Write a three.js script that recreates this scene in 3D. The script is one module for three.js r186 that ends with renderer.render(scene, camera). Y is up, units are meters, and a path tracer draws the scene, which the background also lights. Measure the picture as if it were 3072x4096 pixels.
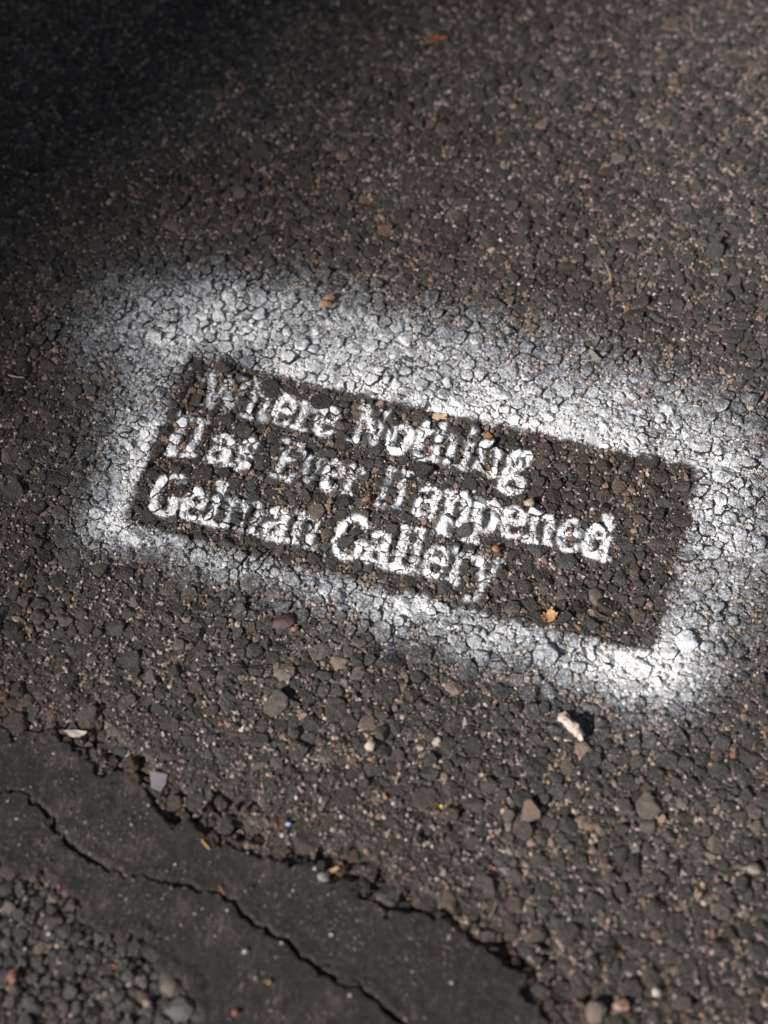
import * as THREE from 'three';
import { FontLoader } from 'three/addons/loaders/FontLoader.js';

// ---------------------------------------------------------------- camera, sky, sun, exposure
const scene = new THREE.Scene();
const camera = new THREE.PerspectiveCamera(34.45, 0.75, 0.01, 200);
camera.position.set(0, 0.88, 0);
camera.rotation.x = -55 * Math.PI / 180;
camera.focus = 1.085;
camera.userData.fStop = 3.8;
const SUN = new THREE.Vector3(-0.8, 0.64, 0.6).normalize();
{   // a hazy pale sky, whiter towards the horizon
  const w = 64, h = 32, d = new Float32Array(w * h * 4);
  for (let y = 0; y < h; y++) for (let x = 0; x < w; x++) { const up = Math.max(0, Math.sin(((y + 0.5) / h - 0.5) * Math.PI)), t = Math.pow(1 - up, 2.5), k = (y * w + x) * 4; d[k] = 0.105 + 0.155 * t; d[k + 1] = 0.122 + 0.138 * t; d[k + 2] = 0.155 + 0.11 * t; d[k + 3] = 1; }
  const t = new THREE.DataTexture(d, w, h, THREE.RGBAFormat, THREE.FloatType);
  t.mapping = THREE.EquirectangularReflectionMapping; t.magFilter = THREE.LinearFilter; t.needsUpdate = true;
  scene.background = scene.environment = t;
}
const sun = new THREE.DirectionalLight(new THREE.Color(1, 0.93, 0.84), 5);
sun.position.copy(SUN).multiplyScalar(8);
sun.target.position.set(0, 0, -0.6);
sun.castShadow = true; sun.shadow.radius = 7;
Object.assign(sun.shadow.camera, { left: -2, right: 2, top: 2, bottom: -2, near: 0.5, far: 30 });
sun.shadow.mapSize.set(4096, 4096);
sun.name = 'sun';
scene.add(sun, sun.target);
const renderer = new THREE.WebGLRenderer({ antialias: true });
renderer.toneMapping = THREE.LinearToneMapping;
renderer.toneMappingExposure = 1.54;
renderer.shadowMap.enabled = true;

// ---------------------------------------------------------------- helpers (plan lengths in millimetres: x right, z towards the camera)
let seed = 20240611;
function rnd() { seed = (seed + 0x6D2B79F5) | 0; let t = Math.imul(seed ^ (seed >>> 15), 1 | seed); t = (t + Math.imul(t ^ (t >>> 7), 61 | t)) ^ t; return ((t ^ (t >>> 14)) >>> 0) / 4294967296; }
const R = (a, b) => a + (b - a) * rnd();
const gauss = () => (rnd() + rnd() + rnd() + rnd() - 2) * 1.73;
const clamp = (x, a = 0, b = 1) => x < a ? a : x > b ? b : x;
const sstep = (a, b, x) => { const t = clamp((x - a) / (b - a)); return t * t * (3 - 2 * t); };
const mix = (a, b, t) => a + (b - a) * t;
function hash(x, y) { let h = Math.imul(x, 374761393) + Math.imul(y, 668265263) | 0; h = Math.imul(h ^ (h >>> 13), 1274126177); return ((h ^ (h >>> 16)) >>> 0) / 4294967296; }
function vnoise(x, y, period = 0) {
  const xi = Math.floor(x), yi = Math.floor(y), fx = x - xi, fy = y - yi, u = fx * fx * (3 - 2 * fx), v = fy * fy * (3 - 2 * fy);
  const w = (a) => period ? ((a % period) + period) % period : a;
  const a = hash(w(xi), w(yi)), b = hash(w(xi + 1), w(yi)), c = hash(w(xi), w(yi + 1)), d = hash(w(xi + 1), w(yi + 1));
  return mix(mix(a, b, u), mix(c, d, u), v);
}
function fbm(x, y, o = 3, period = 0) { let s = 0, a = 0.5, n = 0; for (let i = 0; i < o; i++) { s += a * vnoise(x, y, period); n += a; a *= 0.5; x *= 2; y *= 2; period *= 2; } return s / n; }
function segDist(x, z, p, q) { const dx = q[0] - p[0], dz = q[1] - p[1], l = dx * dx + dz * dz, t = l ? clamp(((x - p[0]) * dx + (z - p[1]) * dz) / l) : 0; return Math.hypot(x - p[0] - dx * t, z - p[1] - dz * t); }
function lineDist(x, z, pts) { if (pts.length === 1) return Math.hypot(x - pts[0][0], z - pts[0][1]); let d = 1e9; for (let i = 1; i < pts.length; i++) d = Math.min(d, segDist(x, z, pts[i - 1], pts[i])); return d; }
function inPoly(x, z, p) { let c = false; for (let i = 0, j = p.length - 1; i < p.length; j = i++) if ((p[i][1] > z) !== (p[j][1] > z) && x < (p[j][0] - p[i][0]) * (z - p[i][1]) / (p[j][1] - p[i][1]) + p[i][0]) c = !c; return c; }
function polyDist(x, z, p) { let d = 1e9; for (let i = 0, j = p.length - 1; i < p.length; j = i++) d = Math.min(d, segDist(x, z, p[i], p[j])); return inPoly(x, z, p) ? d : -d; }   // positive inside
const names = {};
function numbered(n) { const k = names[n] = (names[n] ?? -1) + 1; return k ? `${n}_${String(k).padStart(3, '0')}` : n; }
function shade(o) { o.castShadow = o.receiveShadow = true; return o; }
class Buf {
  constructor(color = true) { this.p = []; this.uv = []; this.c = color ? [] : null; this.i = []; }
  v(x, y, z, c, u, w) { this.p.push(x * 1e-3, y * 1e-3, z * 1e-3); this.uv.push(u, w); if (this.c) this.c.push(c[0], c[1], c[2]); return this.p.length / 3 - 1; }
  geometry() {
    const g = new THREE.BufferGeometry();
    g.setAttribute('position', new THREE.Float32BufferAttribute(this.p, 3));
    g.setAttribute('uv', new THREE.Float32BufferAttribute(this.uv, 2));
    if (this.c) g.setAttribute('color', new THREE.Float32BufferAttribute(this.c, 3));
    g.setIndex(this.i);
    g.computeVertexNormals();
    return g;
  }
}
function texture(n, fn, srgb = false) {
  const d = new Uint8Array(n * n * 4);
  for (let y = 0, k = 0; y < n; y++) for (let x = 0; x < n; x++, k += 4) { const c = fn(x, y); d[k] = clamp(c[0]) * 255; d[k + 1] = clamp(c[1]) * 255; d[k + 2] = clamp(c[2]) * 255; d[k + 3] = c.length > 3 ? clamp(c[3]) * 255 : 255; }
  const t = new THREE.DataTexture(d, n, n);
  t.wrapS = t.wrapT = THREE.RepeatWrapping; t.magFilter = THREE.LinearFilter; t.minFilter = THREE.LinearFilter;
  if (srgb) t.colorSpace = THREE.SRGBColorSpace;
  t.needsUpdate = true;
  return t;
}

// ---------------------------------------------------------------- plan of the place, in millimetres
const WORDS = [["Where",[-129.5,-705.0],[-34.0,-677.8],[0.68,0.74,0.95,0.85,1],[0.7,0.6,0.8,0.7,0.9]],["Nothing",[-25.4,-675.2],[93.2,-639.3],[0.82,1,1,0.85,0.7,0.85,1],[0.6,1.2,0.9,0.7,0.4,0.5,1.1]],["Has",[-146.5,-665.7],[-87.4,-649.5],[1,1,0.9],[0.8,1.0,0.9]],["Ever",[-76.5,-645.5],[-17.4,-628.7],[0.75,0.68,0.88,0.78],[0.7,0.5,0.7,0.6]],["Happened",[-7.2,-622.6],[143.5,-578.5],[0.75,0.95,1,1,1,0.9,0.85,1],[0.4,0.9,1.2,1.2,0.9,0.7,0.6,0.9]],["Gelman",[-157.1,-618.1],[-44.5,-588.3],[1,1,1,0.8,0.88,0.85],[0.9,1.0,0.9,0.6,0.8,0.7]],["Gallery",[-37.2,-584.3],[69.6,-555.0],[1,1,1,0.88,0.9,0.8,0.76],[0.8,1.0,0.8,0.6,0.8,0.7,0.9]]];   // word, baseline start and end, density and bleed of each letter
const UP = [6.1, -22.3];   // cap height
const SPRAY = [[[[-204.7,-765.4],[-163.8,-782.7],[-114.5,-780.5]],27.0,0.52],[[[-114.5,-780.5],[-41.8,-752.6],[38.3,-721.4],[116.1,-693.1],[183.6,-677.3]],25.5,0.74],[[[-73.8,-742.1],[-22.1,-721.4],[37.9,-701.1],[100.0,-683.2],[161.2,-669.5]],12.6,0.85],[[[-175.5,-804.7],[-75.6,-791.4],[23.0,-769.7],[119.2,-744.2],[211.3,-703.1]],28.5,0.45],[[[-42.4,-778.3],[55.0,-748.4],[149.5,-719.3],[227.8,-683.2],[244.3,-618.4]],39.0,0.28],[[[-120.1,-568.2],[-8.5,-533.9],[90.6,-501.0]],18.0,0.3],[[[-151.7,-752.6],[-169.3,-695.1],[-172.9,-648.3],[-177.0,-611.1]],18.6,0.8],[[[-156.1,-687.1],[-161.6,-659.8],[-170.2,-618.4]],10.2,0.9],[[[-179.3,-603.8],[-112.3,-584.0],[-52.5,-563.0],[20.4,-544.1]],14.4,0.55],[[[20.4,-544.1],[77.4,-522.3],[127.7,-505.8],[166.4,-496.1]],17.4,0.72],[[[130.9,-510.7],[169.7,-501.0]],13.5,0.7],[[[224.6,-656.0],[213.6,-600.1],[194.5,-547.5],[175.7,-504.2]],18.6,0.8],[[[251.3,-637.0],[234.4,-564.7],[210.8,-514.0]],24.0,0.36],[[[125.9,-481.7],[158.0,-466.1]],22.5,0.36]];
const PANEL = [[-133.5,-745.9],[207.1,-650.2],[163.7,-512.4],[-167.3,-610.3]];
const STRIP = [[-273.8,-481.7],[-229.3,-463.0],[-211.8,-455.2],[-186.5,-450.6],[-171.0,-432.5],[-151.1,-423.6],[-134.2,-414.8],[-108.7,-394.5],[-87.0,-385.4],[-71.1,-383.2],[-47.1,-374.2],[-28.5,-362.3],[-7.6,-355.5],[5.3,-343.3],[28.4,-339.3],[46.2,-334.0],[61.0,-320.8],[70.6,-307.9],[80.1,-297.7],[91.3,-275.2],[103.4,-236.9],[-86.3,-236.9],[-98.7,-280.2],[-108.9,-302.8],[-126.9,-323.4],[-147.7,-328.7],[-161.5,-339.3],[-189.9,-362.3],[-216.8,-369.2],[-257.8,-380.3]];
const CRACK = [[[-264.1,-420.6],[-223.3,-417.7],[-206.9,-415.9],[-199.2,-407.5],[-191.8,-401.7],[-186.9,-393.1],[-176.5,-383.2],[-165.2,-375.9],[-158.2,-371.4]],[[-158.2,-371.4],[-151.5,-369.7],[-144.7,-366.4],[-130.2,-364.5],[-118.2,-361.5],[-110.5,-362.3],[-103.6,-356.8],[-93.2,-355.5],[-82.6,-350.6],[-75.6,-340.6],[-71.6,-336.6],[-61.1,-331.3],[-52.1,-328.7],[-45.5,-320.3],[-32.6,-310.4],[-21.2,-303.3],[-9.9,-300.2],[0.1,-291.4],[17.4,-275.2],[41.5,-255.8]],[[-48.1,-323.4],[-41.6,-316.9],[-30.2,-314.3]],[[-21.2,-303.3],[-17.5,-305.8],[-9.9,-300.2]]];
const FINES = [[129.5,-681.2,15.6,1.0],[185.9,-769.7,13.5,0.6],[-178.9,-554.3,21.0,0.8],[-72.7,-420.6,28.5,0.8],[-111.2,-432.5,21.0,0.75],[-50.4,-397.4,33.0,0.9],[-145.6,-453.7,21.0,0.8],[5.4,-377.5,33.0,0.9],[39.2,-363.7,24.0,0.8],[-18.4,-388.8,18.0,0.9],[-204.6,-488.1,21.0,0.6],[14.2,-922.4,27.0,0.55],[62.9,-1037.7,21.0,0.6],[127.5,-912.5,13.5,0.7],[35.5,-942.5,18.0,0.7],[86.9,-1088.4,18.0,0.6],[-84.7,-444.6,18.0,0.6],[-143.8,-533.9,15.0,0.5]];
const PITS = [[-76.3,-410.4,6.6],[-93.8,-411.8,9.0],[-82.2,-394.5,9.0],[-71.4,-391.7,6.0],[-158.4,-443.0,7.8],[-144.3,-438.5,5.4],[-169.0,-453.7,6.0],[-49.8,-377.5,7.8],[-34.1,-378.9,6.0],[-15.6,-377.5,8.4],[0.1,-366.4,6.0],[10.4,-347.3,7.2],[18.3,-355.5,6.6],[71.1,-320.8,9.0],[88.7,-318.2,7.2],[96.8,-305.3,7.2],[-120.0,-403.1,4.2],[114.9,-295.2,7.2],[25.3,-391.7,4.2],[89.3,-328.7,6.0]];


// ---------------------------------------------------------------- density of the sprayed paint on a 1 mm grid
let letterCount = 0;
const PX0 = -330, PZ0 = -970, PW = 660, PH = 590;
const over = new Float32Array((PW + 1) * (PH + 1)), lett = new Float32Array((PW + 1) * (PH + 1)), which = new Int16Array((PW + 1) * (PH + 1)).fill(-1);
{
  const edge = (x, z) => {   // outward distance from the stencil card
    let d = -1e9;
    for (let i = 0; i < 4; i++) { const a = PANEL[i], b = PANEL[(i + 1) % 4], l = Math.hypot(b[0] - a[0], b[1] - a[1]); d = Math.max(d, ((b[1] - a[1]) * (x - a[0]) - (b[0] - a[0]) * (z - a[1])) / l); }
    return d;
  };
  for (let j = 0; j <= PH; j++) for (let i = 0; i <= PW; i++) {
    const x = PX0 + i, z = PZ0 + j, k = j * (PW + 1) + i;
    let keep = 1;
    for (const [pts, s, d] of SPRAY) { const r = lineDist(x, z, pts) / (s * (s < 15 ? 1.2 : 1.55)); if (r < 2.6) keep *= 1 - (s < 15 ? 0.8 : 0.64) * d * Math.exp(-r * r); }
    const e = edge(x, z) + (fbm(x / 8, z / 8, 3) - 0.5) * 7;
    over[k] = (1 - keep) * Math.max(0.06, sstep(-2.5, 5, e)) * mix(0.72, 1.24, fbm(x / 16 + 7, z / 16, 4));
  }
  const font = await new FontLoader().loadAsync('fonts/droid/droid_serif_regular.typeface.json'), up = UP;
  for (const [word, S, E, dens, bleed] of WORDS) {
    const k = 1 / font.data.resolution, adv = [...word].map((c) => font.data.glyphs[c].ha * k), total = adv.reduce((a, b) => a + b);
    let pen = 0;
    [...word].forEach((c, n) => {
      const rings = [];
      // the cut card held no bar in its H: two posts
      for (const [g, dx, fx] of c === 'H' ? [['I', -0.05, 0.82], ['I', 0.46, 0.82]] : [[c, 0, 1]]) for (const sh of font.generateShapes(g, 1)) { const p = sh.extractPoints(6), mv = (a) => a.map((q) => ({ x: q.x * fx + dx, y: q.y })); rings.push(mv(p.shape), ...p.holes.map(mv)); }
      const put = (p) => { const t = (pen + p.x) / total, q = p.y / 0.714; return [mix(S[0], E[0], t) + up[0] * q, mix(S[1], E[1], t) + up[1] * q]; };
      const polys = rings.map((a) => a.map(put)), all = polys.flat(), m = 6;
      const x0 = Math.floor(Math.min(...all.map((p) => p[0])) - m), x1 = Math.max(...all.map((p) => p[0])) + m, z0 = Math.floor(Math.min(...all.map((p) => p[1])) - m), z1 = Math.max(...all.map((p) => p[1])) + m;
      for (let z = z0; z <= z1; z++) for (let x = x0; x <= x1; x++) {
        let d = 1e9, hit = false;
        const jx = x + (vnoise(x / 4, z / 4) - 0.5) * 1.6, jz = z + (vnoise(x / 4 + 60, z / 4) - 0.5) * 1.6;
        for (const p of polys) { for (let a = 0, b = p.length - 1; a < p.length; b = a++) d = Math.min(d, segDist(jx, jz, p[a], p[b])); if (inPoly(jx, jz, p)) hit = !hit; }
        const out = (hit ? -d : d) - bleed[n] + (fbm(x / 5 + 31, z / 5, 3) - 0.5) * 2.6 + 0.1;
        const v = dens[n] * (1 - sstep(-1.5, 2.7, out)) * mix(0.7, 1.25, fbm(x / 9, z / 9 + 9, 3)), i = x - PX0, j = z - PZ0, g = j * (PW + 1) + i;
        if (v > lett[g]) { if (v > 0.03) which[g] = letterCount; lett[g] = v; }
      }
      pen += adv[n]; letterCount++;
    });
  }
}
function bil(a, x, z) { const i = clamp(x - PX0, 0, PW - 0.001), j = clamp(z - PZ0, 0, PH - 0.001), i0 = i | 0, j0 = j | 0, u = i - i0, v = j - j0, k = j0 * (PW + 1) + i0; return mix(mix(a[k], a[k + 1], u), mix(a[k + PW + 1], a[k + PW + 2], u), v); }
const LETTER_COUNT = letterCount;
const inPaint = (x, z) => x > PX0 + 2 && x < PX0 + PW - 2 && z > PZ0 + 2 && z < PZ0 + PH - 2;
const paintAt = (x, z) => inPaint(x, z) ? Math.min(1, bil(over, x, z) + bil(lett, x, z)) : 0;

// ---------------------------------------------------------------- materials
const stoneTex = texture(1024, (x, y) => {   // grain of the rock, grey, with brown dust and fine pale grit caught on it
  const n = fbm(x / 14, y / 14, 4), w = hash(x >> 1, y >> 1), q = hash((x / 3 | 0) + 911, (y / 3 | 0) + 77), d = fbm(x / 34 + 20, y / 34, 4), v = 0.5 + 0.55 * (n - 0.5) + 0.3 * (w - 0.5), k = 0.85 * sstep(0.44, 0.72, d) * (0.3 + 0.7 * w);
  let c = [mix(v, v * 0.5 + 0.57, k), mix(v, v * 0.5 + 0.5, k), mix(v, v * 0.5 + 0.43, k)];
  if (q > 0.972) c = [0.95, 0.86, 0.8]; else if (q < 0.05) c = c.map((p) => p * 0.55);
  return c;
});
const bumpTex = texture(512, (x, y) => { const v = 0.6 * fbm(x / 8, y / 8, 3) + 0.4 * fbm(x / 2.5 + 90, y / 2.5, 2); return [v, v, v]; });
const gritTex = texture(1024, (x, y) => {
  const n = fbm(x / 60, y / 60, 4), f = fbm(x / 6, y / 6, 2), s = hash((x / 3) | 0, (y / 3) | 0), t = hash(((x / 3) | 0) + 500, (y / 3) | 0);
  let r = 0.034 + 0.04 * (n - 0.4) + 0.04 * (f - 0.5), g = r * 0.84, b = r * 0.75;
  if (s > 0.93) { const k = 0.1 + 0.2 * t; r = k; g = k * 0.8; b = k * 0.68; }
  if (s < 0.2) { r *= 0.5; g *= 0.5; b *= 0.55; }
  return [r, g, b].map((c) => Math.pow(clamp(c), 1 / 2.2));
}, true);
const tarTex = texture(1024, (x, y) => {
  const n = fbm(x / 90, y / 90, 4), f = fbm(x / 7, y / 7, 3), st = fbm(x / 9 + y / 50, y / 24 - x / 60, 4), s = hash((x / 4) | 0, (y / 4) | 0), t = hash(((x / 4) | 0) + 300, (y / 4) | 0), w = hash(x, y + 5000);
  let r = 0.0145 + 0.016 * (f - 0.5) + 0.01 * (w - 0.5), g = r * 0.95, b = r * 0.92;
  const dust = sstep(0.56, 0.78, n * 0.6 + st * 0.5); r += dust * 0.055 * (0.4 + s); g += dust * 0.041 * (0.4 + s); b += dust * 0.034 * (0.4 + s);
  if (s < 0.12) { r *= 0.5; g *= 0.5; b *= 0.5; }
  if (s > 0.93) { const k = 0.035 + 0.1 * t * t; r = k; g = k * 0.78; b = k * 0.66; }
  return [r, g, b].map((c) => Math.pow(clamp(c), 1 / 2.2));
}, true);
const rep = (t, k) => { const c = t.clone(); c.repeat.set(k, k); c.needsUpdate = true; return c; };
const M = {
  stone: new THREE.MeshStandardMaterial({ name: 'crushed_stone', color: 0xffffff, vertexColors: true, roughness: 0.48, map: rep(stoneTex, 1 / 0.06), bumpMap: rep(bumpTex, 1 / 0.03), bumpScale: 0.0011, flatShading: true }),
  grit: new THREE.MeshStandardMaterial({ name: 'brown_grit', roughness: 0.95, map: rep(gritTex, 1 / 0.22), bumpMap: rep(bumpTex, 1 / 0.05), bumpScale: 0.0012 }),
  tar: new THREE.MeshStandardMaterial({ name: 'bitumen', roughness: 0.8, map: rep(tarTex, 1 / 0.2), bumpMap: rep(bumpTex, 1 / 0.03), bumpScale: 0.0016 }),
  grain: new THREE.MeshStandardMaterial({ name: 'sand', roughness: 0.8, flatShading: true }),
};
const paintTex = texture(2048, (i, j) => {
  const x = PX0 + (i + 0.5) * PW / 2048, z = PZ0 + PH - (j + 0.5) * PH / 2048, D = Math.min(1, bil(over, x, z) + bil(lett, x, z));
  if (D < 0.01) return [0.8, 0.8, 0.82, 0];
  const n = 0.4 * hash(i, j) + 0.35 * vnoise(x * 1.2, z * 1.2) + 0.25 * vnoise(x * 0.45 + 9, z * 0.45), thr = 0.02 + 0.98 * n, a = 0.97 * sstep(thr - 0.3, thr + 0.34, D);
  const t = sstep(0.35, 0.95, D);
  return [mix(0.75, 0.94, t), mix(0.775, 0.945, t), mix(0.825, 0.955, t), a];
}, true);
M.paint = new THREE.MeshStandardMaterial({ name: 'white_spray_paint', roughness: 0.5, map: paintTex, transparent: true, flatShading: true, bumpMap: rep(bumpTex, 16), bumpScale: 0.0004 });

// ---------------------------------------------------------------- crushed stones: packed sites, power cells, angular blocks
const Z0 = -1245, Z1 = -195, halfW = (z) => 275 + (-z - 195) * 0.15;
const stripD = (x, z) => (x > 230 || z < -600) ? -99 : polyDist(x, z, STRIP);
const crackZ = (x) => { const L = [...CRACK[0], ...CRACK[1].slice(1)]; for (let i = 1; i < L.length; i++) if (x <= L[i][0]) return mix(L[i - 1][1], L[i][1], clamp((x - L[i - 1][0]) / (L[i][0] - L[i - 1][0] + 1e-6))); return 1e9; };
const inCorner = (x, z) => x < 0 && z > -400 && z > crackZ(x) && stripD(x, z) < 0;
function binder(x, z) {
  let b = -1.85 + 2.2 * (fbm(x / 30, z / 30, 3) - 0.5) + 1.1 * (vnoise(x / 2.6, z / 2.6) - 0.5) + 0.5 * (vnoise(x / 1.1, z / 1.1) - 0.5);
  for (const [fx, fz, r, l] of FINES) { const q = Math.hypot(x - fx, z - fz) / r + (vnoise(x / 12, z / 12) - 0.5) * 0.5; if (q < 1.3) b = mix(b, 0.45 + 0.9 * (fbm(x / 3, z / 3, 3) - 0.5), l * (1 - sstep(0.55, 1.3, q))); }
  for (const [fx, fz, r] of PITS) { const q = Math.hypot(x - fx, z - fz) / r + (vnoise(x / 4, z / 4) - 0.5) * 0.8; if (q < 1.2) b -= 5 * (1 - sstep(0.5, 1.2, q)); }
  const s = stripD(x, z);
  if (s < 0 && s > -16) b -= 5.5 * sstep(0.42, 0.62, fbm(x / 11, z / 11, 2)) * (1 - sstep(5, 16, -s));
  if (inCorner(x, z)) b -= 1.2;
  return b;
}
// reddish earth gathered along the broken edge of the bitumen
const earth = (x, z) => { const d = -stripD(x, z); return d < -4 || d > 45 || inCorner(x, z) ? 0 : (1 - sstep(8, 45, d)) * sstep(0.36, 0.6, fbm(x / 14 + 80, z / 14, 3)); };
const CELL = 10, hashGrid = new Map(), key = (i, j) => i * 4096 + j;
const sites = [];
function near(x, z, reach) { const out = [], i0 = Math.floor((x - reach) / CELL), i1 = Math.floor((x + reach) / CELL), j0 = Math.floor((z - reach) / CELL), j1 = Math.floor((z + reach) / CELL); for (let i = i0; i <= i1; i++) for (let j = j0; j <= j1; j++) { const c = hashGrid.get(key(i + 500, j + 500)); if (c) for (const s of c) out.push(s); } return out; }
for (const [r0, r1, tries, tight] of [[6.0, 8.4, 3200, 1.0], [4.5, 6.0, 9000, 0.9], [3.2, 4.5, 24000, 0.84], [1.9, 2.9, 60000, 0.84], [1.2, 1.8, 110000, 0.9]]) {
  for (let t = 0; t < tries; t++) {
    const z = R(Z0, Z1), w = halfW(z), x = R(-w, w), r = R(r0, r1);
    if ((r0 > 5 && rnd() > 0.2) || (r0 > 3.5 && inCorner(x, z))) continue;
    let ok = true;
    for (const s of near(x, z, r + 8.6)) if (Math.hypot(s.x - x, s.z - z) < (s.r + r) * tight) { ok = false; break; }
    if (!ok) continue;
    const s = { x, z, r, id: sites.length }; sites.push(s);
    const k = key(Math.floor(x / CELL) + 500, Math.floor(z / CELL) + 500);
    (hashGrid.get(k) ?? hashGrid.set(k, []).get(k)).push(s);
  }
}
function clip(poly, nx, nz, d) { const out = []; for (let i = 0; i < poly.length; i++) { const a = poly[i], b = poly[(i + 1) % poly.length], da = nx * a[0] + nz * a[1] - d, db = nx * b[0] + nz * b[1] - d; if (da <= 0) out.push(a); if ((da < 0 && db > 0) || (da > 0 && db < 0)) { const t = da / (da - db); out.push([mix(a[0], b[0], t), mix(a[1], b[1], t)]); } } return out; }
function tint(big) {
  const k = rnd(), v = R(0.75, 1.3);
  const at = (r, g, b) => [r * v * 1.8, g * v * 1.8, b * v * 1.8];
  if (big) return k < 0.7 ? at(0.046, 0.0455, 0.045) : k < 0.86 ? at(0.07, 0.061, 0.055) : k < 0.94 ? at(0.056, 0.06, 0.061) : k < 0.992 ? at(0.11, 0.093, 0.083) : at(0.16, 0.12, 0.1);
  return k < 0.42 ? at(0.05, 0.049, 0.049) : k < 0.64 ? at(0.12, 0.1, 0.09) : k < 0.87 ? at(0.22, 0.165, 0.14) : k < 0.965 ? at(0.16, 0.145, 0.14) : k < 0.98 ? at(0.16, 0.095, 0.065) : at(0.35, 0.3, 0.27);
}
for (const s of sites) {
  const turn = R(0, 6.28), n = 4 + Math.floor(rnd() * 3), long = R(1.0, 1.25) + (rnd() < 0.5 ? R(0.1, 0.8) : 0);
  let poly = [];
  for (let k = 0; k < n; k++) { const a = turn + k / n * 6.2832 + R(-0.35, 0.35), q = s.r * R(1.0, 1.5); const ex = Math.cos(a - turn) * long, ez = Math.sin(a - turn) / Math.sqrt(long); poly.push([s.x + q * (ex * Math.cos(turn) - ez * Math.sin(turn)), s.z + q * (ex * Math.sin(turn) + ez * Math.cos(turn))]); }
  if (((poly[1][0] - poly[0][0]) * (poly[2][1] - poly[0][1]) - (poly[1][1] - poly[0][1]) * (poly[2][0] - poly[0][0])) < 0) poly.reverse();
  for (const t of near(s.x, s.z, s.r + 13)) {
    if (t === s) continue;
    const dx = t.x - s.x, dz = t.z - s.z, l = Math.hypot(dx, dz);
    if (l > s.r * 1.5 + t.r + 5) continue;
    const at = (l * l + s.r * s.r - t.r * t.r) / (2 * l) - R(0.12, 0.42);
    poly = clip(poly, dx / l, dz / l, (dx * s.x + dz * s.z) / l + at);
    if (poly.length < 3) break;
  }
  s.poly = poly.length >= 3 ? poly : null;
  if (!s.poly) continue;
  const cut = [];   // knock the corners off
  for (let k = 0; k < poly.length; k++) { const a = poly[k], b = poly[(k + 1) % poly.length], l = Math.hypot(a[0] - b[0], a[1] - b[1]); if (l < 0.5) { cut.push([(a[0] + b[0]) / 2, (a[1] + b[1]) / 2]); continue; } const c = Math.min(0.25, 0.22 / l + 0.03); cut.push([mix(a[0], b[0], c), mix(a[1], b[1], c)]); if (s.r > 3.2 && l > 4) cut.push([mix(a[0], b[0], 0.5) + R(-0.25, 0.25), mix(a[1], b[1], 0.5) + R(-0.25, 0.25)]); cut.push([mix(a[0], b[0], 1 - c), mix(a[1], b[1], 1 - c)]); }
  s.poly = cut;
  s.cx = cut.reduce((a, p) => a + p[0], 0) / cut.length; s.cz = cut.reduce((a, p) => a + p[1], 0) / cut.length;
  s.big = s.r > 2.8;
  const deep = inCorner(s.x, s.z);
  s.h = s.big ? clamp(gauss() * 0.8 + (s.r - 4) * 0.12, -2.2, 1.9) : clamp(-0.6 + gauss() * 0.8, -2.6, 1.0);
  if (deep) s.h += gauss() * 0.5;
  for (const [fx, fz, r] of PITS) if (Math.hypot(s.x - fx, s.z - fz) < r) s.h -= 2.2;
  s.planes = [[gauss() * 0.23, gauss() * 0.23, 0]];
  for (let k = s.big ? 3 : 1; k > 0; k--) { const a = R(0, 6.28), m = R(0.25, 1.1), off = R(0.2, 0.9) * s.r; s.planes.push([-m * Math.cos(a), -m * Math.sin(a), m * off]); }
  const grime = sstep(0.48, 0.72, fbm(s.x / 130 + 5, s.z / 130 + 2, 4));   // patches worn to an older, browner surface
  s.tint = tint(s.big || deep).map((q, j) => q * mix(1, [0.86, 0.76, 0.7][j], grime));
  const soil = earth(s.x, s.z) * 0.7; s.tint = s.tint.map((q, j) => mix(q, [0.11, 0.066, 0.05][j], soil));
  s.top = (x, z) => { let y = 1e9; for (const [a, b, c] of s.planes) y = Math.min(y, a * (x - s.cx) + b * (z - s.cz) + c); return s.h + Math.max(y, -0.5 * s.r); };
}
const live = sites.filter((s) => s.poly && (stripD(s.x, s.z) < 2.5 || (!s.big && hash(s.id, 3) < 0.05)) && Math.max(s.h, s.top(s.cx, s.cz)) > binder(s.x, s.z) - 0.3);
console.log('sites', sites.length, 'live', live.length);
function stoneAt(x, z) { let best = null, d = 1e9; for (const s of near(x, z, 12)) { const q = (s.x - x) ** 2 + (s.z - z) ** 2 - s.r * s.r; if (q < d) { d = q; best = s; } } return best && best.poly && inPoly(x, z, best.poly) ? best : null; }

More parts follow.
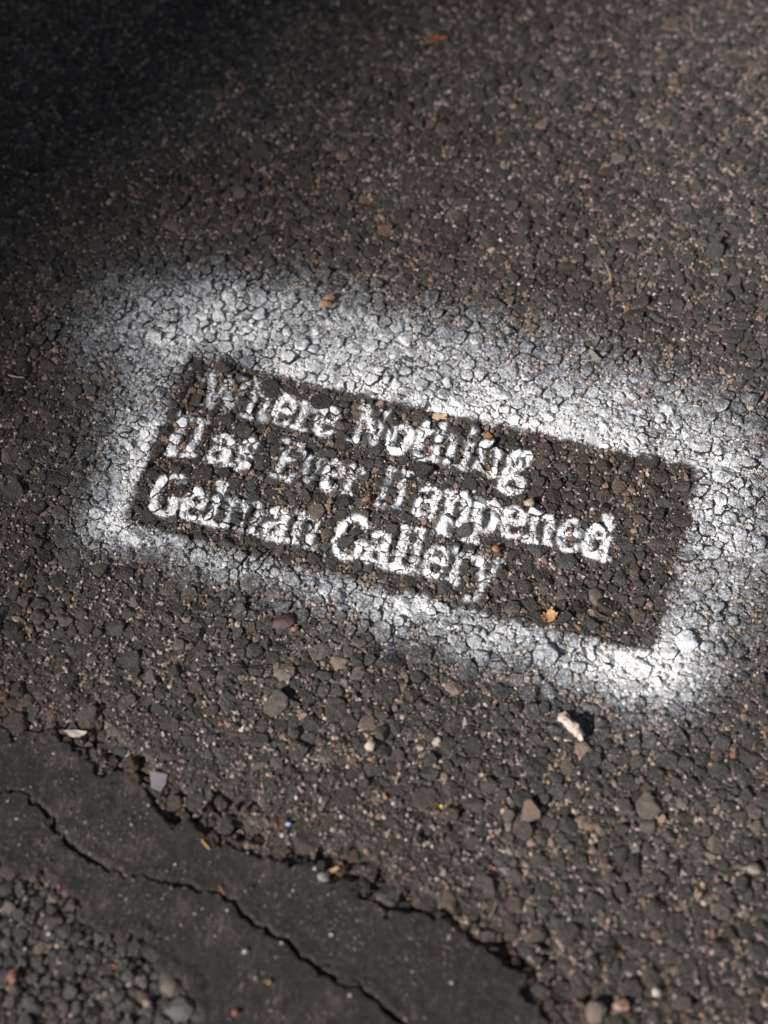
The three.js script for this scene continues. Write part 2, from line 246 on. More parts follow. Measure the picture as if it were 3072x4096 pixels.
function buildStone(s, buf) {
  const n = s.poly.length, rings = s.big ? [[0.97, null], [1, 0.13], [0.93, 0.02], [0.68, 0], [0.36, 0]] : [[0.97, null], [0.97, 0.3], [0.62, 0.03]];
  const c = s.tint, uo = s.id * 0.0137, start = buf.p.length / 3, k = s.big ? 0.034 : 0.05;
  for (const [f, drop] of rings) for (let i = 0; i < n; i++) {
    const x = s.cx + (s.poly[i][0] - s.cx) * f, z = s.cz + (s.poly[i][1] - s.cz) * f;
    const y = drop === null ? Math.min(-6.5, s.h - 3) : s.top(x, z) - drop * Math.min(s.r, 5) + gauss() * k * Math.min(s.r, 5);
    buf.v(x, y, z, c, x * 1e-3 + uo, z * 1e-3 + uo);
  }
  const mid = buf.v(s.cx, s.top(s.cx, s.cz) + gauss() * k * s.r, s.cz, c, s.cx * 1e-3 + uo, s.cz * 1e-3 + uo);
  for (let r = 0; r + 1 < rings.length; r++) for (let i = 0; i < n; i++) { const a = start + r * n + i, b = start + r * n + (i + 1) % n; buf.i.push(a, a + n, b, b, a + n, b + n); }
  const last = start + (rings.length - 1) * n;
  for (let i = 0; i < n; i++) buf.i.push(last + i, mid, last + (i + 1) % n);
  return n * 2;   // triangles of the buried side wall
}

// paint lies as a thin film of its own on the tops that it hit
const films = [new Buf(false), ...Array.from({ length: LETTER_COUNT }, () => new Buf(false))];
function film(buf, from) {
  for (let t = from; t < buf.i.length; t += 3) {
    const q = [buf.i[t] * 3, buf.i[t + 1] * 3, buf.i[t + 2] * 3], P = buf.p;
    const ux = P[q[1]] - P[q[0]], uy = P[q[1] + 1] - P[q[0] + 1], uz = P[q[1] + 2] - P[q[0] + 2], vx = P[q[2]] - P[q[0]], vy = P[q[2] + 1] - P[q[0] + 1], vz = P[q[2] + 2] - P[q[0] + 2];
    const nx = uy * vz - uz * vy, ny = uz * vx - ux * vz, nz = ux * vy - uy * vx, l = Math.hypot(nx, ny, nz) || 1;
    if (ny / l < 0.5 || (P[q[0] + 1] + P[q[1] + 1] + P[q[2] + 1]) / 3 < -0.0026) continue;   // steep flanks and deep gaps stay bare
    let d = 0, o = 0, mx = 0, mz = 0;
    for (const k of q) { const x = P[k] * 1e3, z = P[k + 2] * 1e3; mx += x / 3; mz += z / 3; if (!inPaint(x, z)) { d = -9; break; } d = Math.max(d, bil(lett, x, z)); o = Math.max(o, bil(over, x, z)); }
    if (d < 0 || Math.max(d, o) < 0.07) continue;
    let to = 0;
    if (d > o) { for (const k of q) { const w = which[Math.round(P[k + 2] * 1e3 - PZ0) * (PW + 1) + Math.round(P[k] * 1e3 - PX0)]; if (w >= 0) to = w + 1; } }
    const b = films[to];
    for (const k of q) { const x = P[k] * 1e3, y = P[k + 1] * 1e3 + 0.16, z = P[k + 2] * 1e3; b.i.push(b.v(x, y, z, null, (x - PX0) / PW, (PZ0 + PH - z) / PH)); }
  }
}

// ---------------------------------------------------------------- the asphalt: grit bed, the stones in it, sand
const bed = new Buf(false), STEP = 2;
{
  const nx = Math.floor(860 / STEP), nz = Math.floor((Z1 - Z0) / STEP), at = new Int32Array((nx + 1) * (nz + 1)).fill(-1);
  const inside = (x, z) => Math.abs(x) <= halfW(z) + STEP;
  const vert = (i, j) => { const k = j * (nx + 1) + i; if (at[k] < 0) { const x = -430 + i * STEP + (hash(i, j) - 0.5) * 0.8, z = Z0 + j * STEP + (hash(j, i + 99) - 0.5) * 0.8; at[k] = bed.v(x, binder(x, z), z, null, x * 1e-3, z * 1e-3); } return at[k]; };
  for (let j = 0; j < nz; j++) for (let i = 0; i < nx; i++) {
    const x = -430 + (i + 0.5) * STEP, z = Z0 + (j + 0.5) * STEP;
    if (!inside(x, z) || stripD(x, z) > 12) continue;
    const a = vert(i, j), b = vert(i + 1, j), c = vert(i, j + 1), d = vert(i + 1, j + 1);
    bed.i.push(a, c, b, b, c, d);
  }
  film(bed, 0);
}
const asphalt = shade(new THREE.Mesh(bed.geometry(), M.grit));
asphalt.name = 'asphalt'; asphalt.userData = { kind: 'structure', label: 'dark grey asphalt of crushed stone in brown grit' };
scene.add(asphalt);

camera.updateMatrixWorld(true); camera.updateProjectionMatrix();
const P3 = new THREE.Vector3();
function shows(s) {   // rough share of the picture that a stone takes; 0 outside the frame or under paint
  P3.set(s.cx * 1e-3, 0, s.cz * 1e-3).project(camera);
  if (Math.abs(P3.x) > 0.97 || Math.abs(P3.y) > 0.97 || paintAt(s.cx, s.cz) > 0.05 || !s.big || s.h < binder(s.cx, s.cz) + 1.2 || stripD(s.cx, s.cz) > -s.r * 0.5) return 0;
  let a = 0; for (let i = 0, n = s.poly.length; i < n; i++) { const p = s.poly[i], q = s.poly[(i + 1) % n]; a += p[0] * q[1] - p[1] * q[0]; }
  return Math.abs(a) / Math.hypot(s.cx, 880, s.cz) ** 3;
}
live.forEach((s) => { s.shows = shows(s); });
const chosen = new Set(live.filter((s) => s.shows > 0).sort((a, b) => b.shows - a.shows).slice(0, 300));
const rest = new Buf();
for (const s of live) {
  const own = chosen.has(s) ? new Buf() : rest, from = own.i.length;
  buildStone(s, own);
  if (chosen.has(s)) {
    const m = shade(new THREE.Mesh(own.geometry(), M.stone));
    m.name = numbered('stone'); asphalt.add(m);
  } else if (inPaint(s.x, s.z)) film(own, from);
}
{
  const m = shade(new THREE.Mesh(rest.geometry(), M.stone));
  m.name = 'crushed_stones'; m.userData.kind = 'stuff'; asphalt.add(m);
}
// sand and small chips
{
  const g = new THREE.IcosahedronGeometry(1, 0), p = g.attributes.position, moved = {};
  for (let i = 0; i < p.count; i++) { const k = [p.getX(i), p.getY(i), p.getZ(i)].map((v) => v.toFixed(2)).join(); const f = moved[k] ??= R(0.7, 1.25); p.setXYZ(i, p.getX(i) * f, p.getY(i) * f, p.getZ(i) * f); }
  g.computeVertexNormals();
  const list = [];
  for (let t = 0; t < 700000 && list.length < 230000; t++) {
    const z = R(Z0, Z1), w = halfW(z), x = R(-w, w), sd = stripD(x, z);
    let y, size = Math.exp(R(Math.log(0.3), Math.log(1.45)));
    if (sd > 1) { if (rnd() > 0.3 * sstep(0.3, 0.7, fbm(x / 24, z / 24 + 12, 3))) continue; y = null; size *= rnd() < 0.12 ? 0.8 : 0.36; }
    else {
      const s = stoneAt(x, z);
      if (s && rnd() > 0.08) continue;
      const b = binder(x, z);
      y = s ? Math.max(s.top(x, z), b) : b;
      if (s) size *= 0.5;
      y += size * 0.25;
    }
    list.push([x, y, z, size]);
  }
  const inst = shade(new THREE.InstancedMesh(g, M.grain, list.length)), o = new THREE.Object3D(), col = new THREE.Color();
  list.forEach(([x, y, z, s], i) => {
    if (y === null) y = tarHeight(x, z) + s * 0.1;
    o.position.set(x * 1e-3, y * 1e-3, z * 1e-3); o.rotation.set(R(0, 6), R(0, 6), R(0, 6)); o.scale.set(s * R(0.7, 1.3) * 1e-3, s * R(0.6, 1) * 1e-3, s * R(0.7, 1.3) * 1e-3); o.updateMatrix();
    inst.setMatrixAt(i, o.matrix);
    const k = rnd(), v = R(0.6, 1.3);
    let c = k < 0.56 ? [0.042, 0.038, 0.035] : k < 0.74 ? [0.11, 0.091, 0.08] : k < 0.91 ? [0.3, 0.235, 0.2] : k < 0.965 ? [0.28, 0.245, 0.225] : k < 0.985 ? [0.22, 0.12, 0.07] : [0.45, 0.4, 0.37];
    const soil = earth(x, z) * 0.8; c = c.map((q, j) => mix(q, [0.085, 0.05, 0.036][j], soil));
    const D = paintAt(x, z), a = sstep(0.15, 0.9, D + R(-0.4, 0.1));
    c = c.map((q, j) => mix(q * v, [0.74, 0.76, 0.79][j], a));
    inst.setColorAt(i, col.setRGB(c[0], c[1], c[2]));
  });
  inst.name = 'sand_grains'; inst.userData.kind = 'stuff'; asphalt.add(inst);
  console.log('grains', list.length);
}
// the same surface running on beyond the part built stone by stone
{
  const sh = new THREE.Shape([[-30, -30], [30, -30], [30, 30], [-30, 30]].map((p) => new THREE.Vector2(...p)));
  sh.holes.push(new THREE.Path([[-halfW(Z0), Z0], [-halfW(Z1), Z1], [halfW(Z1), Z1], [halfW(Z0), Z0]].map(([x, z]) => new THREE.Vector2(x * 1e-3, -z * 1e-3))));
  const g = new THREE.ShapeGeometry(sh); g.rotateX(-Math.PI / 2);
  const m = shade(new THREE.Mesh(g, M.grit)); m.position.y = -0.0026;
  m.name = 'road'; m.userData = { kind: 'structure', label: 'asphalt road running on around the painted spot' }; scene.add(m);
  const far = new Buf();
  buildStone({ id: 1, r: 5, big: true, h: 0, cx: 0, cz: 0, tint: [1, 1, 1], poly: [[5, 0.5], [4.4, 2.6], [1.8, 4.6], [-1, 4.9], [-3.8, 3.4], [-5, 0.8], [-4.2, -2.7], [-1.6, -4.6], [1.7, -4.5], [4, -2.9]], top: (x, z) => Math.min(0.06 * x, 0.4 * (3 - x), 0.5 * (3.4 + z)) }, far);
  const N = 16000, inst = shade(new THREE.InstancedMesh(far.geometry(), M.stone, N)), o = new THREE.Object3D(), col = new THREE.Color();
  for (let i = 0; i < N;) {
    const x = R(-1100, 1100), z = R(-1900, 500);
    if (z > Z0 - 3 && z < Z1 + 3 && Math.abs(x) < halfW(z) + 4) continue;
    const k = R(0.6, 1.5);
    o.position.set(x * 1e-3, gauss() * 6e-4, z * 1e-3); o.rotation.set(0, R(0, 6.28), 0); o.scale.set(k, 0.9, k * R(0.7, 1)); o.updateMatrix(); inst.setMatrixAt(i, o.matrix);
    const c = tint(true); inst.setColorAt(i, col.setRGB(c[0], c[1], c[2])); i++;
  }
  inst.name = 'crushed_stones'; inst.userData.kind = 'stuff'; m.add(inst);
}

// ---------------------------------------------------------------- the bitumen strip with its crack
function tarHeight(x, z) {
  const inn = stripD(x, z) + (fbm(x / 11, z / 11, 4) - 0.5) * 22 + (vnoise(x / 2, z / 2) - 0.5) * 1.6;
  let y = 0.5 + 2.6 * (fbm(x / 34, z / 34, 3) - 0.5) + 1.5 * (fbm(x / 8, z / 8, 3) - 0.5) + 0.35 * (vnoise(x / 1.6, z / 1.6) - 0.5);
  y = mix(-7, y + 1.1 * (1 - sstep(2, 14, inn)), sstep(-3.2, 2.2, inn));
  let dc = 1e9;
  CRACK.forEach((L, k) => { dc = Math.min(dc, lineDist(x + (fbm(x / 5, z / 5, 2) - 0.5) * 5, z + (fbm(x / 5 + 40, z / 5, 2) - 0.5) * 5, L) + (k > 1 ? 0.4 : 0)); });
  const w = 0.35 + 1.3 * sstep(0.3, 0.7, fbm(x / 16 + 3, z / 16, 3));
  if (dc < 8) { y -= (2.2 + 3.6 * fbm(x / 12, z / 12 + 8, 2)) * (1 - sstep(w * 0.45, w * 1.35, dc)); y += 0.55 * (z < crackZ(x) ? 1 : -0.4) * (1 - sstep(2, 8, dc)) * sstep(w, w * 1.6, dc); }
  return y;
}
{
  const tar = new Buf(false), st = 0.8, x0 = -290, x1 = 150, z0 = -500, nx = Math.floor((x1 - x0) / st), nz = Math.floor((-200 - z0) / st), at = new Map();
  const vert = (i, j) => { const k = j * 4096 + i; let v = at.get(k); if (v === undefined) { const x = x0 + i * st, z = z0 + j * st; v = tar.v(x, tarHeight(x, z), z, null, x * 1e-3, z * 1e-3); at.set(k, v); } return v; };
  for (let j = 0; j < nz; j++) for (let i = 0; i < nx; i++) {
    const x = x0 + (i + 0.5) * st, z = z0 + (j + 0.5) * st;
    if (Math.abs(x) > halfW(z) || stripD(x, z) < -11) continue;
    const a = vert(i, j), b = vert(i + 1, j), c = vert(i, j + 1), d = vert(i + 1, j + 1);
    tar.i.push(a, c, b, b, c, d);
  }
  const m = shade(new THREE.Mesh(tar.geometry(), M.tar));
  m.name = 'bitumen_strip'; m.userData = { kind: 'structure', label: 'smooth black bitumen strip split by a long crack' };
  scene.add(m);
  console.log('tar tris', tar.i.length / 3);
}

// ---------------------------------------------------------------- the sprayed stencil: overspray round the card, and the letters
{
  const root = new THREE.Group(); root.name = 'stencil_graffiti';
  root.userData = { label: 'white sprayed stencil lettering in three lines inside a cloudy white frame', category: 'graffiti' };
  scene.add(root);
  films.forEach((b, k) => {
    if (!b.i.length) return;
    const m = shade(new THREE.Mesh(b.geometry(), M.paint));
    m.name = k ? numbered('letter') : 'overspray'; root.add(m);
    if (!k) m.userData.label = 'soft white overspray around the dark lettering panel';
  });
  console.log('film tris', films.reduce((a, b) => a + b.i.length / 3, 0), 'rest tris', rest.i.length / 3, 'bed', bed.i.length / 3);
}

// ---------------------------------------------------------------- litter and loose bits
const surface = (x, z) => { if (stripD(x, z) > 1) return tarHeight(x, z); const s = stoneAt(x, z), b = binder(x, z); return s ? Math.max(s.top(x, z), b) : b; };
function rest3(x, z, r) { const a = []; for (const [dx, dz] of [[0, 0], [r, 0], [-r, 0], [0, r], [0, -r]]) a.push(surface(x + dx, z + dz)); a.sort((p, q) => q - p); return a[1]; }
const solid = (r, g, b, rough = 0.8, extra = {}) => new THREE.MeshStandardMaterial({ color: new THREE.Color().setRGB(r, g, b), roughness: rough, map: rep(stoneTex, 1 / 0.03), bumpMap: rep(bumpTex, 1 / 0.02), bumpScale: 0.0004, ...extra });
const mats = {};
const matOf = (c, rough) => mats[c.join() + rough] ??= solid(c[0] * 1.8, c[1] * 1.8, c[2] * 1.8, rough, { flatShading: true });
function thing(o, name, label, category, group) { o.name = numbered(name); o.userData = { label, category }; if (group) o.userData.group = group; shade(o); scene.add(o); return o; }
function planar(g) { const p = g.attributes.position, uv = new Float32Array(p.count * 2); for (let i = 0; i < p.count; i++) { uv[i * 2] = p.getX(i) + p.getY(i) * 0.4; uv[i * 2 + 1] = p.getZ(i) + p.getY(i) * 0.3; } g.setAttribute('uv', new THREE.BufferAttribute(uv, 2)); return g; }
function lump(name, label, category, [x, z], rx, ry, rz, turn, c, group, rough = 0.8, sink = 0.55) {   // angular pebble or crumb, radii in mm
  const g = new THREE.IcosahedronGeometry(1, 1), p = g.attributes.position, moved = {}, cuts = [];
  for (let k = 0; k < 5; k++) cuts.push(new THREE.Vector3(gauss(), gauss(), gauss()).normalize().multiplyScalar(R(0.6, 0.85)));
  for (let i = 0; i < p.count; i++) {
    const v = new THREE.Vector3().fromBufferAttribute(p, i), k = v.toArray().map((q) => q.toFixed(2)).join();
    let f = moved[k] ??= R(0.92, 1.08);
    for (const q of cuts) { const l = q.length(), d = v.dot(q) / l; if (d * f > l) f = l / d; }
    p.setXYZ(i, v.x * f * rx * 1e-3, v.y * f * ry * 1e-3, v.z * f * rz * 1e-3);
  }
  planar(g); g.computeVertexNormals();
  const m = new THREE.Mesh(g, matOf(c, rough));
  m.position.set(x * 1e-3, (rest3(x, z, Math.min(rx, rz) * 0.6) + ry * sink) * 1e-3, z * 1e-3); m.rotation.y = turn;
  return thing(m, name, label, category, group);
}
function straw(name, label, [x, z], len, r, turn, tilt, c, bend = 0.1) {
  const pts = [0, 0.33, 0.66, 1].map((t) => new THREE.Vector3((t - 0.5) * len * 1e-3, Math.sin(t * 3.1) * bend * len * 0.3e-3, Math.sin(t * 4) * bend * len * 1e-3));
  const g = new THREE.TubeGeometry(new THREE.CatmullRomCurve3(pts), 14, r * 1e-3, 6), p = g.attributes.position;
  for (let i = 0; i < p.count; i++) p.setY(i, p.getY(i) * 0.8 + (hash(i, 5) - 0.5) * r * 2e-4);
  for (const e of [0, 1]) { const cg = pts[e * 3]; for (let i = 0; i < 7; i++) { const k = e ? 14 * 7 + i : i; p.setXYZ(k, mix(p.getX(k), cg.x, 0.6), mix(p.getY(k), cg.y, 0.6), mix(p.getZ(k), cg.z, 0.6)); } }
  g.computeVertexNormals(); planar(g);
  const m = new THREE.Mesh(g, matOf(c, 0.7));
  const dx = Math.cos(turn) * len * 0.4, dz = -Math.sin(turn) * len * 0.4;
  m.position.set(x * 1e-3, (Math.max(surface(x, z), (surface(x + dx, z + dz) + surface(x - dx, z - dz)) / 2) + r * 0.7) * 1e-3, z * 1e-3);
  m.rotation.set(0, turn, tilt, 'YXZ');
  return thing(m, name, label, 'straw');
}
function plate(name, label, category, [x, z], outline, thick, tiltX, tiltZ, mat, lift = 0) {   // outline in mm round the centre (x right, y away)
  const sh = new THREE.Shape(outline.map(([a, b]) => new THREE.Vector2(a * 1e-3, b * 1e-3)));
  const g = new THREE.ExtrudeGeometry(sh, { depth: thick * 1e-3, bevelEnabled: true, bevelThickness: thick * 0.18e-3, bevelSize: thick * 0.18e-3, bevelSegments: 1 });
  g.rotateX(-Math.PI / 2); planar(g);
  const m = new THREE.Mesh(g, mat);
  m.position.set(x * 1e-3, (rest3(x, z, 3) + lift) * 1e-3, z * 1e-3); m.rotation.set(tiltX, 0, tiltZ);
  return thing(m, name, label, category);
}
function flake(name, label, category, [x, z], outline, thick, curl, turn, mat, lift = 0.3) {   // thin curled piece with thickness: leaf, chip, scrap
  const sh = new THREE.Shape(outline.map(([a, b]) => new THREE.Vector2(a, b)));
  const g = new THREE.ExtrudeGeometry(sh, { depth: thick, bevelEnabled: false, steps: 1, curveSegments: 4 });
  g.rotateX(-Math.PI / 2);
  const p = g.attributes.position;
  for (let i = 0; i < p.count; i++) { const a = p.getX(i), b = p.getZ(i); p.setY(i, p.getY(i) + curl * (a * a * 0.05 + b * b * 0.06) + (fbm(a * 0.6 + x, b * 0.6, 2) - 0.5) * 1.6 * curl); }
  g.scale(1e-3, 1e-3, 1e-3); planar(g); g.computeVertexNormals();
  const m = new THREE.Mesh(g, mat);
  m.position.set(x * 1e-3, (rest3(x, z, 3) + lift) * 1e-3, z * 1e-3); m.rotation.y = turn;
  return thing(m, name, label, category);
}
const ragged = (n, rx, rz, rough) => Array.from({ length: n }, (_, k) => { const a = k / n * 6.2832, f = R(1 - rough, 1 + rough * 0.4); return [Math.cos(a) * rx * f, Math.sin(a) * rz * f]; });

plate('glass_shard', 'flat four-cornered glass shard with pale edges beside the bitumen strip', 'glass shard', [-132.0, -424.5], [[-5, 5.6], [5.2, 3.8], [4.6, -1.5], [2.2, -6.4], [-3.4, -4.2]], 1.1, 0.18, -0.1, new THREE.MeshPhysicalMaterial({ color: new THREE.Color(0.62, 0.57, 0.64), roughness: 0.2, transmission: 0.75, thickness: 0, specularIntensity: 1, bumpMap: rep(bumpTex, 60), bumpScale: 0.0001 }), 0.5);
plate('slate_chip', 'small triangular flat chip dusted grey among the overspray', 'stone chip', [145.2, -748.0], [[-5.2, -4.4], [5.6, -3.4], [-1, 6.2]], 0.8, 0.05, 0.1, matOf([0.24, 0.245, 0.25], 0.6), 0.9);
flake('leaf_fragment', 'rust orange dry leaf fragment curled on the dark stones', 'leaf', [43.8, -1082.7], [[-8.5, -2.8], [-6, 2.8], [-2.5, 4.5], [0.5, 2.6], [4.5, 3.4], [8.5, 0.6], [4.2, 0.9], [0.8, 0.2], [-2.4, -2.4], [-5.8, -4]], 0.35, 0.8, 0, matOf([0.3, 0.105, 0.04], 0.8), 1);
lump('pebble', 'orange brown lower pebble of the pair above the overspray', 'pebble', [-42.7, -795.9], 6, 3.6, 3.6, 0.1, [0.28, 0.17, 0.11], null, 0.7);
lump('pebble', 'tan pebble tucked behind the orange brown one above overspray', 'pebble', [-38.9, -802.5], 5.2, 3.4, 3.4, 0.6, [0.26, 0.17, 0.11], null, 0.8);
straw('straw', 'pale upright straw stalk on bare stones, right of centre', [162.6, -826.3], 17, 0.55, 1.65, 0.05, [0.36, 0.27, 0.18], 0.05);
straw('straw', 'short pale straw lying at the left edge', [-253.4, -729.2], 12, 0.6, -0.25, 0, [0.36, 0.28, 0.23], 0.05);
straw('straw', 'olive yellow straw bit between the lettering lines', [-68.9, -635.5], 9.5, 0.75, 0.0, 0, [0.24, 0.19, 0.07], 0.1);
straw('straw', 'thin brown straw beside the rusty leaf crumb', [136.4, -539.0], 14, 0.5, -0.9, 0, [0.09, 0.05, 0.03], 0.2);
straw('straw', 'upright tan straw among stones below the bitumen strip edge', [79.9, -334.5], 14, 0.6, 1.35, 0.1, [0.22, 0.15, 0.1], 0.1);
straw('straw', 'tan straw nearest the red crumb and broken strip edge', [60.7, -346.0], 10, 0.55, 1.1, 0, [0.25, 0.17, 0.1], 0.05);
straw('straw', 'yellow brown straw chip lying on the bitumen strip', [-101.4, -384.0], 8, 0.8, -0.9, 0, [0.34, 0.2, 0.08], 0.02);
straw('straw', 'short orange straw standing by the crack in the bitumen', [-90.7, -357.1], 7, 0.45, -1.1, 0.1, [0.28, 0.14, 0.06], 0.02);
straw('straw', 'dry curved stalk lying in dark stones near top left', [-102.6, -1111.7], 22, 0.4, 0.05, 0, [0.2, 0.12, 0.08], 0.12);
straw('straw', 'orange stalk at the top right edge', [235.0, -1098.8], 16, 0.5, -0.5, 0, [0.34, 0.2, 0.12], 0.1);
straw('straw', 'fine brown stem in the thin overspray, lower left', [-144.7, -571.0], 13, 0.35, -1.2, 0, [0.2, 0.12, 0.08], 0.1);
flake('wood_chip', 'cream wood chip at the upper edge of the lettering panel', 'wood chip', [37.8, -695.9], [[-5, -1.6], [-4.6, 2], [-1, 2.6], [1.4, 1.9], [4.2, 2.5], [5, 0.6], [3.4, -0.4], [5, -1.8], [0.8, -1.6], [-2.4, -2.4]], 0.9, 0.4, -0.08, matOf([0.62, 0.46, 0.3], 0.8), 0.5);
flake('leaf_crumb', 'crumbled rusty leaf at the lower edge of the lettering panel', 'leaf', [102.7, -535.6], ragged(30, 5.8, 4, 0.32), 0.5, 2.6, 0.4, matOf([0.42, 0.25, 0.13], 0.8), 0.4);
flake('leaf_crumb', 'tiny orange leaf crumb under the right overspray band', 'leaf', [69.5, -678.5], ragged(9, 4, 3, 0.5), 0.4, 1, 0.4, matOf([0.3, 0.14, 0.06], 0.8), 0.4);
// white crumpled scrap: a bent, knotted little roll
{
  const pts = [[-6, 5.2, -7], [-3.8, 6.6, -3.4], [-1.2, 8, 0], [1.8, 7, 3.2], [5, 3.4, 7.6]].map((p) => new THREE.Vector3(...p));
  const g = new THREE.TubeGeometry(new THREE.CatmullRomCurve3(pts), 30, 2.2, 10), p = g.attributes.position, c = new THREE.CatmullRomCurve3(pts);
  for (let i = 0; i < p.count; i++) { const t = Math.floor(i / 11) / 30, q = c.getPoint(t), prof = (0.35 + 1.0 * Math.sin(Math.PI * clamp(t * 0.93 + 0.05)) ** 0.7) * (t < 0.3 ? 0.75 : 1.05), f = prof * mix(0.65, 1.4, vnoise(t * 9 + 3, (i % 11 % 10) * 0.8)); p.setXYZ(i, q.x + (p.getX(i) - q.x) * f, q.y + (p.getY(i) - q.y) * f, q.z + (p.getZ(i) - q.z) * f); }
  g.scale(1e-3, 1e-3, 1e-3); planar(g); g.computeVertexNormals();
  const m = new THREE.Mesh(g, matOf([0.52, 0.45, 0.42], 0.9)), [x, z] = [112.0, -457.4];
  m.position.set(x * 1e-3, (surface(x, z) - 0.6) * 1e-3, z * 1e-3);
  thing(m, 'paper_scrap', 'crumpled off-white scrap casting a dark shadow below the overspray', 'scrap');
}
lump('crumb', 'pale heart-shaped crumb touching the crumpled white scrap', 'crumb', [107.5, -465.1], 4.2, 3, 3.6, 0.4, [0.55, 0.47, 0.43]);
lump('crumb', 'white knobbly crumb below the middle of the overspray', 'crumb', [-7.8, -446.7], 3.8, 3, 3.2, 0.4, [0.42, 0.37, 0.34]);
flake('paper_scrap', 'thin white scrap at the upper edge of the bitumen strip', 'scrap', [-182.9, -454.9], ragged(11, 7, 2.2, 0.45), 0.6, 0.6, -0.1, matOf([0.45, 0.4, 0.38], 0.9), 0.6);
plate('pebble', 'flat pinkish brown triangular pebble in the lower right stones', 'pebble', [84.6, -405.4], [[-5.4, -5.6], [-1, -6.4], [5.2, -4], [5.6, -1.4], [0.6, 6.2], [-2.4, 5.6]], 3, 0.12, 0.14, matOf([0.16, 0.12, 0.108], 0.75), -0.6);
lump('pebble', 'white round pebble near the bottom right', 'pebble', [147.0, -299.2], 2.8, 2.2, 2.6, 0.2, [0.45, 0.42, 0.4]);
lump('pebble', 'pinkish orange pebble at the bottom, right of the strip', 'pebble', [127.6, -291.4], 5, 3.4, 3.8, 0.2, [0.3, 0.2, 0.16]);
lump('pebble', 'large brownish pebble at the bottom edge beside dark pit', 'pebble', [113.1, -288.1], 8, 5, 6.2, 0.5, [0.15, 0.115, 0.1]);
lump('pebble', 'pale grey oval pebble at the right edge', 'pebble', [208.7, -369.2], 5, 3, 3.6, -0.2, [0.2, 0.18, 0.165]);
lump('pebble', 'grey brown oval pebble inside the lettering panel, lower right', 'pebble', [132.8, -552.3], 6, 3.2, 7.4, 0.25, [0.1, 0.085, 0.075], null, 0.6, 0.1);
lump('pebble', 'red brown pebble between the lettering lines', 'pebble', [-11.6, -625.4], 3.4, 2.4, 2.6, 0.3, [0.24, 0.12, 0.08]);
lump('pebble', 'rust red pebble below the second line of letters', 'pebble', [71.9, -586.5], 3.4, 2.6, 2.8, 0.3, [0.22, 0.11, 0.07]);
lump('pebble', 'cream pebble right of the second line of letters', 'pebble', [95.3, -622.1], 4, 2.8, 3.2, 0.3, [0.3, 0.26, 0.22]);
lump('pebble', 'purple stained flat stone below the overspray', 'pebble', [-63.1, -532.3], 8.4, 3, 5.4, 0.2, [0.075, 0.045, 0.05], null, 0.6, 0.45);
lump('pebble', 'small orange pebble next to the purple stained stone', 'pebble', [-55.2, -527.9], 2.5, 2, 2, 0.2, [0.24, 0.13, 0.08]);
lump('pebble', 'blue grey block half sunk in the bottom edge of bitumen', 'pebble', [-109.8, -290.6], 8.6, 5, 8, 0.2, [0.08, 0.084, 0.088], null, 0.6, 0.0);
lump('pebble', 'pinkish speckled stone above the blue grey block', 'pebble', [-115.7, -302.8], 6, 4, 7, 0.3, [0.1, 0.082, 0.075], null, 0.85, -0.2);
lump('pebble', 'cream pebble left of the blue grey block', 'pebble', [-127.4, -292.6], 3, 2, 2.2, 0.1, [0.22, 0.18, 0.15]);
lump('pebble', 'rust orange lump in the bottom left stones', 'pebble', [-201.4, -307.9], 3.4, 3, 4, 0.1, [0.16, 0.075, 0.045], null, 0.8);
lump('pebble', 'grey pebble beside wood chip at the broken strip edge', 'pebble', [-33.8, -364.8], 4, 3, 3.4, 0.1, [0.17, 0.18, 0.18]);
flake('wood_chip', 'tan wood chip at the broken edge of the bitumen strip', 'wood chip', [-31.0, -368.4], [[-5.6, -1.6], [-2, 0.2], [5, 2.4], [5.8, 1], [0.6, -1.8], [-5, -2.6]], 0.8, 0.3, 0.1, matOf([0.5, 0.32, 0.18], 0.8), 0.6);
plate('white_chip', 'bright white L-shaped chip at the end of the second line', 'chip', [139.3, -596.5], [[-3, -1], [-2.6, -2.4], [3, -1.8], [3.4, 3], [2.2, 3.2], [1.6, -0.6]], 0.6, 0.1, 0.05, matOf([0.85, 0.85, 0.84], 0.6), 0.6);
lump('plastic_sliver', 'pale blue sliver on the broken strip edge', 'sliver', [22.7, -341.7], 5, 0.7, 0.9, -0.3, [0.42, 0.47, 0.54], null, 0.4, 0.9);
lump('crumb', 'light blue crumb on the brown grit above the strip', 'crumb', [-54.9, -396.5], 1.8, 1.2, 1.2, 0.2, [0.32, 0.42, 0.6], null, 0.4);
lump('crumb', 'pale aqua crumb beside the tan wood chip', 'crumb', [-38.8, -369.7], 2.2, 1.8, 2.2, 0.2, [0.4, 0.48, 0.5], null, 0.4);
lump('crumb', 'yellow crumb in the stones above the right pits', 'crumb', [33.3, -409.2], 1.2, 1, 1.5, 0.2, [0.45, 0.36, 0.08], null, 0.4);
lump('crumb', 'red crumb in the stones right of the strip', 'crumb', [60.6, -371.4], 1.7, 1.4, 1.5, 0.2, [0.26, 0.08, 0.05], null, 0.5);
lump('crumb', 'red crumb on the bitumen left of the crack', 'crumb', [-182.5, -359.3], 1.4, 1.2, 1.4, 0.2, [0.24, 0.07, 0.05], null, 0.5);
lump('crumb', 'bright red crumb in the bottom left dark stones', 'crumb', [-147.3, -313.8], 1.6, 1.4, 1.6, 0.2, [0.24, 0.07, 0.04], null, 0.5);
lump('crumb', 'red crumb at the bottom edge of the bitumen', 'crumb', [-79.8, -287.6], 2.2, 1.4, 2, 0.2, [0.2, 0.075, 0.06], null, 0.5);
lump('crumb', 'yellow crumb low on the bitumen strip', 'crumb', [-62.1, -304.5], 1.6, 1.2, 1.5, 0.2, [0.2, 0.14, 0.06], null, 0.5);
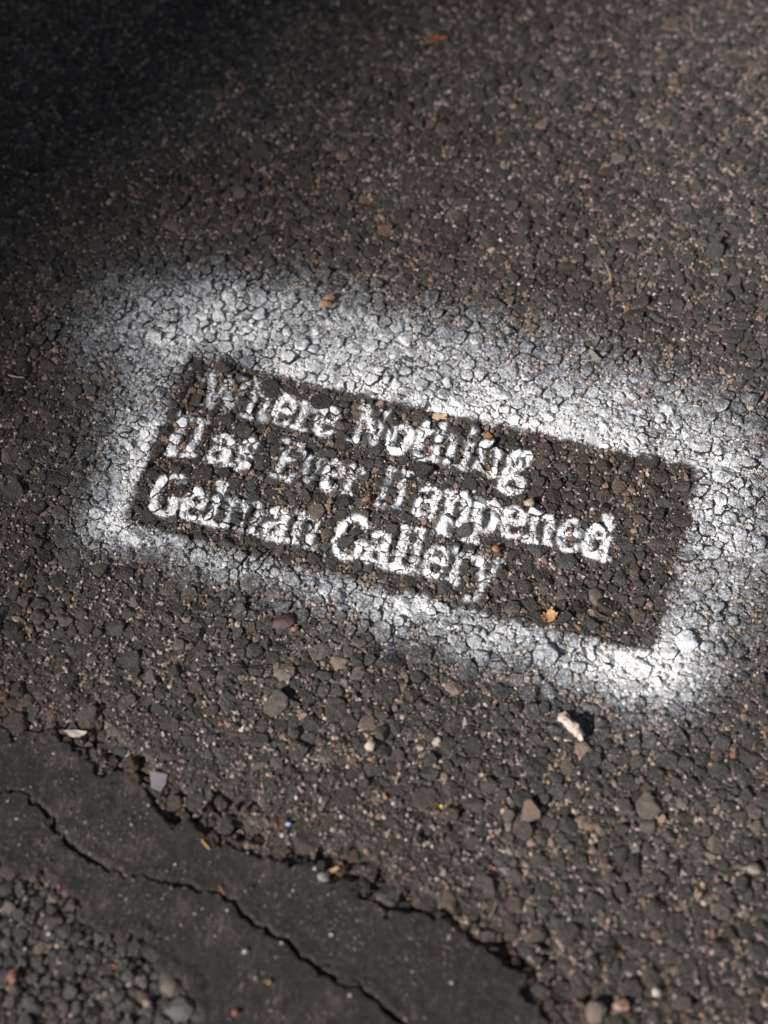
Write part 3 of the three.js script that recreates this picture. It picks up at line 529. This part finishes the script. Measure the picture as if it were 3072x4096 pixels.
const W = [0.4, 0.39, 0.38];
for (const [p, s, label] of [
  [[52.3, -875.7], 2.4, 'larger white crumb on bare stones above the overspray'],
  [[80.9, -907.1], 2.0, 'white crumb just up right of the larger white crumb'],
  [[-8.1, -990.7], 1.9, 'white crumb on brown stones, upper middle'],
  [[-233.7, -1082.7], 1.6, 'white crumb in the shaded top left stones'],
  [[214.6, -1111.7], 1.6, 'white crumb near the top right edge'],
  [[-1.6, -928.4], 1.8, 'pale crumb between the brown patch and white crumbs'],
  [[-196.7, -323.2], 1.5, 'white glinting crumb in the bottom left dark stones'],
  [[-56.4, -326.6], 1.4, 'white crumb in the crack, lowest of two'],
  [[-29.2, -331.0], 2.0, 'white crumb on the bitumen right of the crack'],
  [[-76.0, -321.3], 2.6, 'pale lilac crumb on the bitumen below the crack'],
  [[-153.6, -369.2], 2.0, 'pinkish white crumb in the crack, upper of two'],
  [[-184.8, -332.1], 2.2, 'white oval crumb at the lower rim of the bitumen'],
  [[-18.4, -297.2], 1.6, 'small white crumb at the end of the crack'],
]) lump('crumb', label, 'crumb', p, s * 0.62, s * 0.5, s * 0.6, 0.3, W, null, 0.5);

// ---------------------------------------------------------------- an unseen house, added left of the frame to shade the upper left
{
  const b = new THREE.Group(); b.name = 'added_house'; b.position.set(-1.13, 0, -1.345); b.rotation.y = 0.906;   // its long side runs away to the right
  b.userData = { label: 'added low plastered house, unseen on the left, placed to cast shade', category: 'added_house' };
  scene.add(b);
  const plaster = new THREE.MeshStandardMaterial({ color: new THREE.Color(0.2, 0.18, 0.16), roughness: 0.95, bumpMap: rep(bumpTex, 3), bumpScale: 0.003 });
  const dark = new THREE.MeshStandardMaterial({ color: new THREE.Color(0.1, 0.09, 0.085), roughness: 0.9 }), frame = new THREE.MeshStandardMaterial({ color: 0xb8b4ac, roughness: 0.6 }), glass = new THREE.MeshStandardMaterial({ color: 0x1a2024, roughness: 0.08 });
  const box = (n, w, h, d, x, y, z, m, parent = b) => { const q = shade(new THREE.Mesh(new THREE.BoxGeometry(w, h, d), m)); q.name = n; q.position.set(x, y, z); parent.add(q); return q; };
  box('wall', 13, 3.2, 5, -3, 1.6, -2.5, plaster); box('plinth', 13.06, 0.4, 5.06, -3, 0.2, -2.5, dark); box('roof', 13.1, 0.2, 5.1, -3, 3.3, -2.5, dark);
  for (const x of [-8, -5.5, -3, -0.5, 2]) { const w = box('window', 1.0, 1.3, 0.06, x, 1.75, 0.01, frame); box('pane', 0.84, 1.14, 0.02, 0, 0, 0.035, glass, w); box('sill', 1.2, 0.06, 0.14, 0, -0.68, 0.07, frame, w); }
}
renderer.render(scene, camera);
